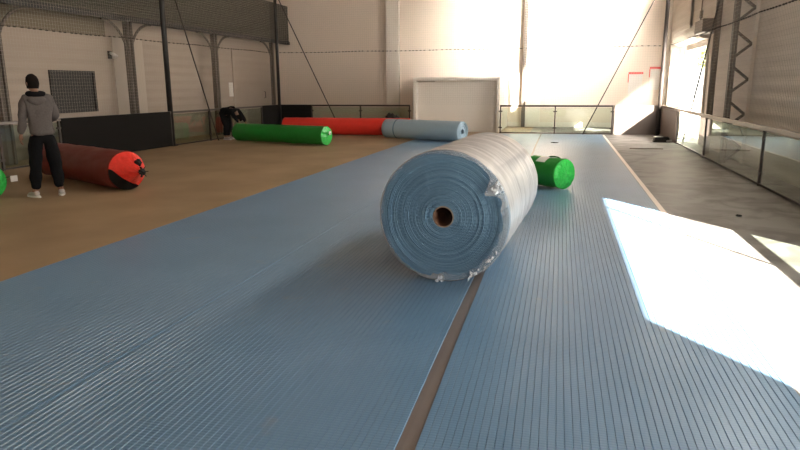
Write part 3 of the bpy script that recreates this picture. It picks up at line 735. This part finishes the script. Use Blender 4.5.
def person(label, loc, rz, J, tops, pants, shoes, soles, hood=True, headyaw=0., headpitch=0., topname='hoodie'):
    t = thing('person', label, 'person', loc, rz)
    P = {k: Vector(v) for k, v in J.items()}
    V = [P['pelvis'], P['spine'], P['chest'], P['neck'], P['head']]
    E = [(0, 1), (1, 2), (2, 3), (3, 4)]; rad = [(.10, .075), (.095, .07), (.11, .075), (.050, .050), (.05, .05)]
    for s in 'LR':
        i = len(V); V += [P['sh'+s], P['el'+s], P['wr'+s]]; E += [(2, i), (i, i+1), (i+1, i+2)]; rad += [.048, .040, .027]
        i = len(V); V += [P['hip'+s], P['kn'+s], P['an'+s], P['toe'+s]]; E += [(0, i), (i, i+1), (i+1, i+2), (i+2, i+3)]; rad += [.072, .055, .040, .030]
    parts = [skin('body', V, E, rad, SKIN, t, 2)]
    parts.append(head_mesh(P['head'], headyaw, headpitch, t))
    for s in 'LR':
        d = P['wr'+s]-P['el'+s]; parts += hand_parts(P['wr'+s], d, P['thumb'+s], t)
    join_meshes(parts, 'body')
    # upper garment
    V = [P['pelvis']-(P['spine']-P['pelvis'])*.35, P['spine'], P['chest'], P['chest']+(P['neck']-P['chest'])*.75]; E = [(0, 1), (1, 2), (2, 3)]; rad = [(.195, .15), (.172, .135), (.180, .140), (.090, .085)]
    for s in 'LR':
        i = len(V); V += [P['sh'+s], (P['sh'+s]+P['el'+s])/2, P['el'+s], P['el'+s]*.3+P['wr'+s]*.7, P['wr'+s]]
        E += [(2, i), (i, i+1), (i+1, i+2), (i+2, i+3), (i+3, i+4)]; rad += [.092, .076, .066, .056, .042]
    o = skin(topname, V, E, rad, tops, t, 2, 1, .022, 9)
    if hood:
        c = P['neck']+Vector((0, -.03, -.005)); bm = bmesh.new()
        pts = [(c.x+.10*math.cos(a), c.y+.085*math.sin(a), c.z+.012*math.sin(a)) for a in [k*2*math.pi/20 for k in range(21)]]
        tube(bm, pts, [.034+.012*max(0, -math.sin(k*2*math.pi/20)) for k in range(21)], 10); obj('collar', bm, BLKC, o, smooth=True)
        bm = bmesh.new(); bmesh.ops.create_uvsphere(bm, u_segments=20, v_segments=14, radius=1)
        for v in bm.verts:
            v.co = Vector((c.x+v.co.x*.125, c.y-.075+v.co.y*.05, c.z-.085+v.co.z*.085*(1-.3*abs(v.co.x))))
        obj('hood', bm, tops, o, smooth=True)
    # trousers
    V = [P['pelvis']+(P['spine']-P['pelvis'])*.25, P['pelvis']]; E = [(0, 1)]; rad = [(.155, .12), (.168, .125)]
    for s in 'LR':
        i = len(V); V += [P['hip'+s], (P['hip'+s]+P['kn'+s])/2, P['kn'+s], (P['kn'+s]+P['an'+s])/2, P['an'+s]+Vector((0, 0, .02))]
        E += [(1, i), (i, i+1), (i+1, i+2), (i+2, i+3), (i+3, i+4)]; rad += [.120, .110, .094, .084, .070]
    skin('trousers', V, E, rad, pants, t, 2, 1, .02, 8)
    for s in 'LR':
        a, b = P['an'+s], P['toe'+s]; d = (b-a); d.z = 0; d.normalize()
        g = Vector((a.x, a.y, 0))
        V = [g-d*.05+Vector((0, 0, .055)), g+d*.02+Vector((0, 0, .062)), g+d*.10+Vector((0, 0, .048)), g+d*.19+Vector((0, 0, .038))]
        sh = skin('shoe', V, [(0, 1), (1, 2), (2, 3)], [(.042, .045), (.046, .052), (.048, .036), (.040, .026)], shoes, t, 2)
        u = Vector((-d.y, d.x, 0)); bm = bmesh.new()
        ol = [g + d*(.075+.165*math.cos(q)) + u*(.047*math.sin(q)) for q in [k*2*math.pi/20 for k in range(20)]]
        lo = [bm.verts.new((p.x, p.y, .001)) for p in ol]; hi = [bm.verts.new((p.x, p.y, .026)) for p in ol]
        bm.faces.new(lo); bm.faces.new(hi)
        for k in range(20): bm.faces.new((lo[k], lo[(k+1) % 20], hi[(k+1) % 20], hi[k]))
        obj('sole', bm, soles, sh)
    return t
J1 = dict(pelvis=(0, 0, .96), spine=(0, .01, 1.14), chest=(0, 0, 1.34), neck=(-.02, .01, 1.52), head=(-.045, .03, 1.665),
          shL=(-.165, 0, 1.44), elL=(-.225, -.03, 1.17), wrL=(-.265, .03, .93), shR=(.155, 0, 1.44), elR=(.20, .04, 1.18), wrR=(.14, .24, 1.12),
          hipL=(-.09, 0, .90), knL=(-.13, .02, .50), anL=(-.165, -.02, .095), toeL=(-.235, .12, .03),
          hipR=(.09, 0, .90), knR=(.13, .03, .50), anR=(.165, 0, .095), toeR=(.19, .16, .03), thumbL=(.3, 1, 0), thumbR=(-1, .3, .8))
person('man standing with back turned, grey hooded top, black trousers, pale shoes', (-7.43, 7.98, 0), R(47), J1, HOOD, BLKC, SHOE, SOLE, headyaw=R(28))
J2 = dict(pelvis=(0, -.05, .85), spine=(0, .10, .92), chest=(0, .28, .90), neck=(0, .42, .80), head=(0, .47, .66),
          shL=(-.18, .34, .87), elL=(-.20, .48, .70), wrL=(-.16, .60, .54), shR=(.18, .34, .87), elR=(.20, .46, .70), wrR=(.16, .58, .54),
          hipL=(-.09, -.05, .80), knL=(-.11, .03, .44), anL=(-.12, -.05, .095), toeL=(-.14, .1, .03),
          hipR=(.09, -.05, .80), knR=(.11, .08, .45), anR=(.12, .03, .095), toeR=(.14, .18, .03), thumbL=(1, 0, 0), thumbR=(-1, 0, 0))
person('person in black bending over to grip the left end of long green roll', (-10.02, 18.12, 0), R(-98), J2, BLKC, BLKC, SHOE, SOLE, hood=False, headpitch=R(-100), topname='sweatshirt')

# ------------------------------------------------------------------ light
sun = bpy.data.lights.new('sun', 'SUN'); sun.energy = SUN; sun.angle = R(.6); sun.color = (1, .93, .82)
so = bpy.data.objects.new('sun', sun); C.objects.link(so)
so.rotation_euler = Vector((-.57, .82, -.452)).to_track_quat('-Z', 'Y').to_euler()
def area(name, loc, d, sx, sy, e, col=(1, .95, .9), spread=180):
    l = bpy.data.lights.new(name, 'AREA'); l.shape = 'RECTANGLE'; l.size = sx; l.size_y = sy; l.energy = e; l.color = col; l.spread = R(spread)
    o = bpy.data.objects.new(name, l); C.objects.link(o); o.location = loc
    o.rotation_euler = Vector(d).to_track_quat('-Z', 'Y').to_euler(); return o
area('daylight_side_opening', (XR-.02, (NY0+NY1)/2, NZ/2), (-1, 0, 0), NY1-NY0, NZ, A_NEAR, (.92, .96, 1))
area('daylight_far_door', (XR+.02, (FY0+FY1)/2, FZ/2), (-1, .28, .02), FY1-FY0-.2, FZ*.93, A_FAR, (1, .95, .88))
area('daylight_rear_gate', (.7, YF+.05, 1.6), (0, 1, 0), 4.4, 3.1, A_REAR, (.85, .93, 1))
area('fill_light_long', (XR-.1, 10, 5.7), (-1, .0, -.0), 6.6, 1.3, A_LONG, (1, .93, .84), 180)  # added fill at the made-up long window
area('fill_light_high', (XR-.02, 20.2, 5.6), (-.60, 1, -.30), 1.6, 1.2, A_HI, (1, .93, .82), 50)  # added fill for a soft glow high on the back wall
area('fill_light_high', (XR-.02, 18.4, 5.8), (-.75, 1, -.26), 1.0, 1.0, A_HI*.5, (1, .93, .82), 36)  # second added fill, narrower, beside the first

w = bpy.data.worlds.new('sky'); S.world = w; w.use_nodes = True
bg = w.node_tree.nodes['Background']; bg.inputs[0].default_value = (1, .97, .93, 1); bg.inputs[1].default_value = WORLD

# ------------------------------------------------------------------ camera
cam = bpy.data.cameras.new('camera'); cam.sensor_width = 36; cam.lens = 640*36/800; cam.clip_start = .05; cam.clip_end = 200
co = bpy.data.objects.new('camera', cam); C.objects.link(co)
yaw, pitch, roll = R(CAMYAW), R(CAMPITCH), R(-.3)
fw = Vector((-math.sin(yaw)*math.cos(pitch), math.cos(yaw)*math.cos(pitch), -math.sin(pitch)))
rt = Vector((math.cos(yaw), math.sin(yaw), 0)); up = rt.cross(fw)
r2 = rt*math.cos(roll)+up*math.sin(roll); u2 = -rt*math.sin(roll)+up*math.cos(roll)
co.matrix_world = Matrix(((r2.x, u2.x, -fw.x, 0), (r2.y, u2.y, -fw.y, 0), (r2.z, u2.z, -fw.z, 1.6), (0, 0, 0, 1)))
S.camera = co
S.view_settings.view_transform = 'Standard'; S.view_settings.look = 'None'; S.view_settings.gamma = 1
S.view_settings.exposure = EXPO
S.cycles.use_denoising = True; S.cycles.max_bounces = 8; S.cycles.diffuse_bounces = 5; S.cycles.transparent_max_bounces = 24
S.cycles.sample_clamp_indirect = 6
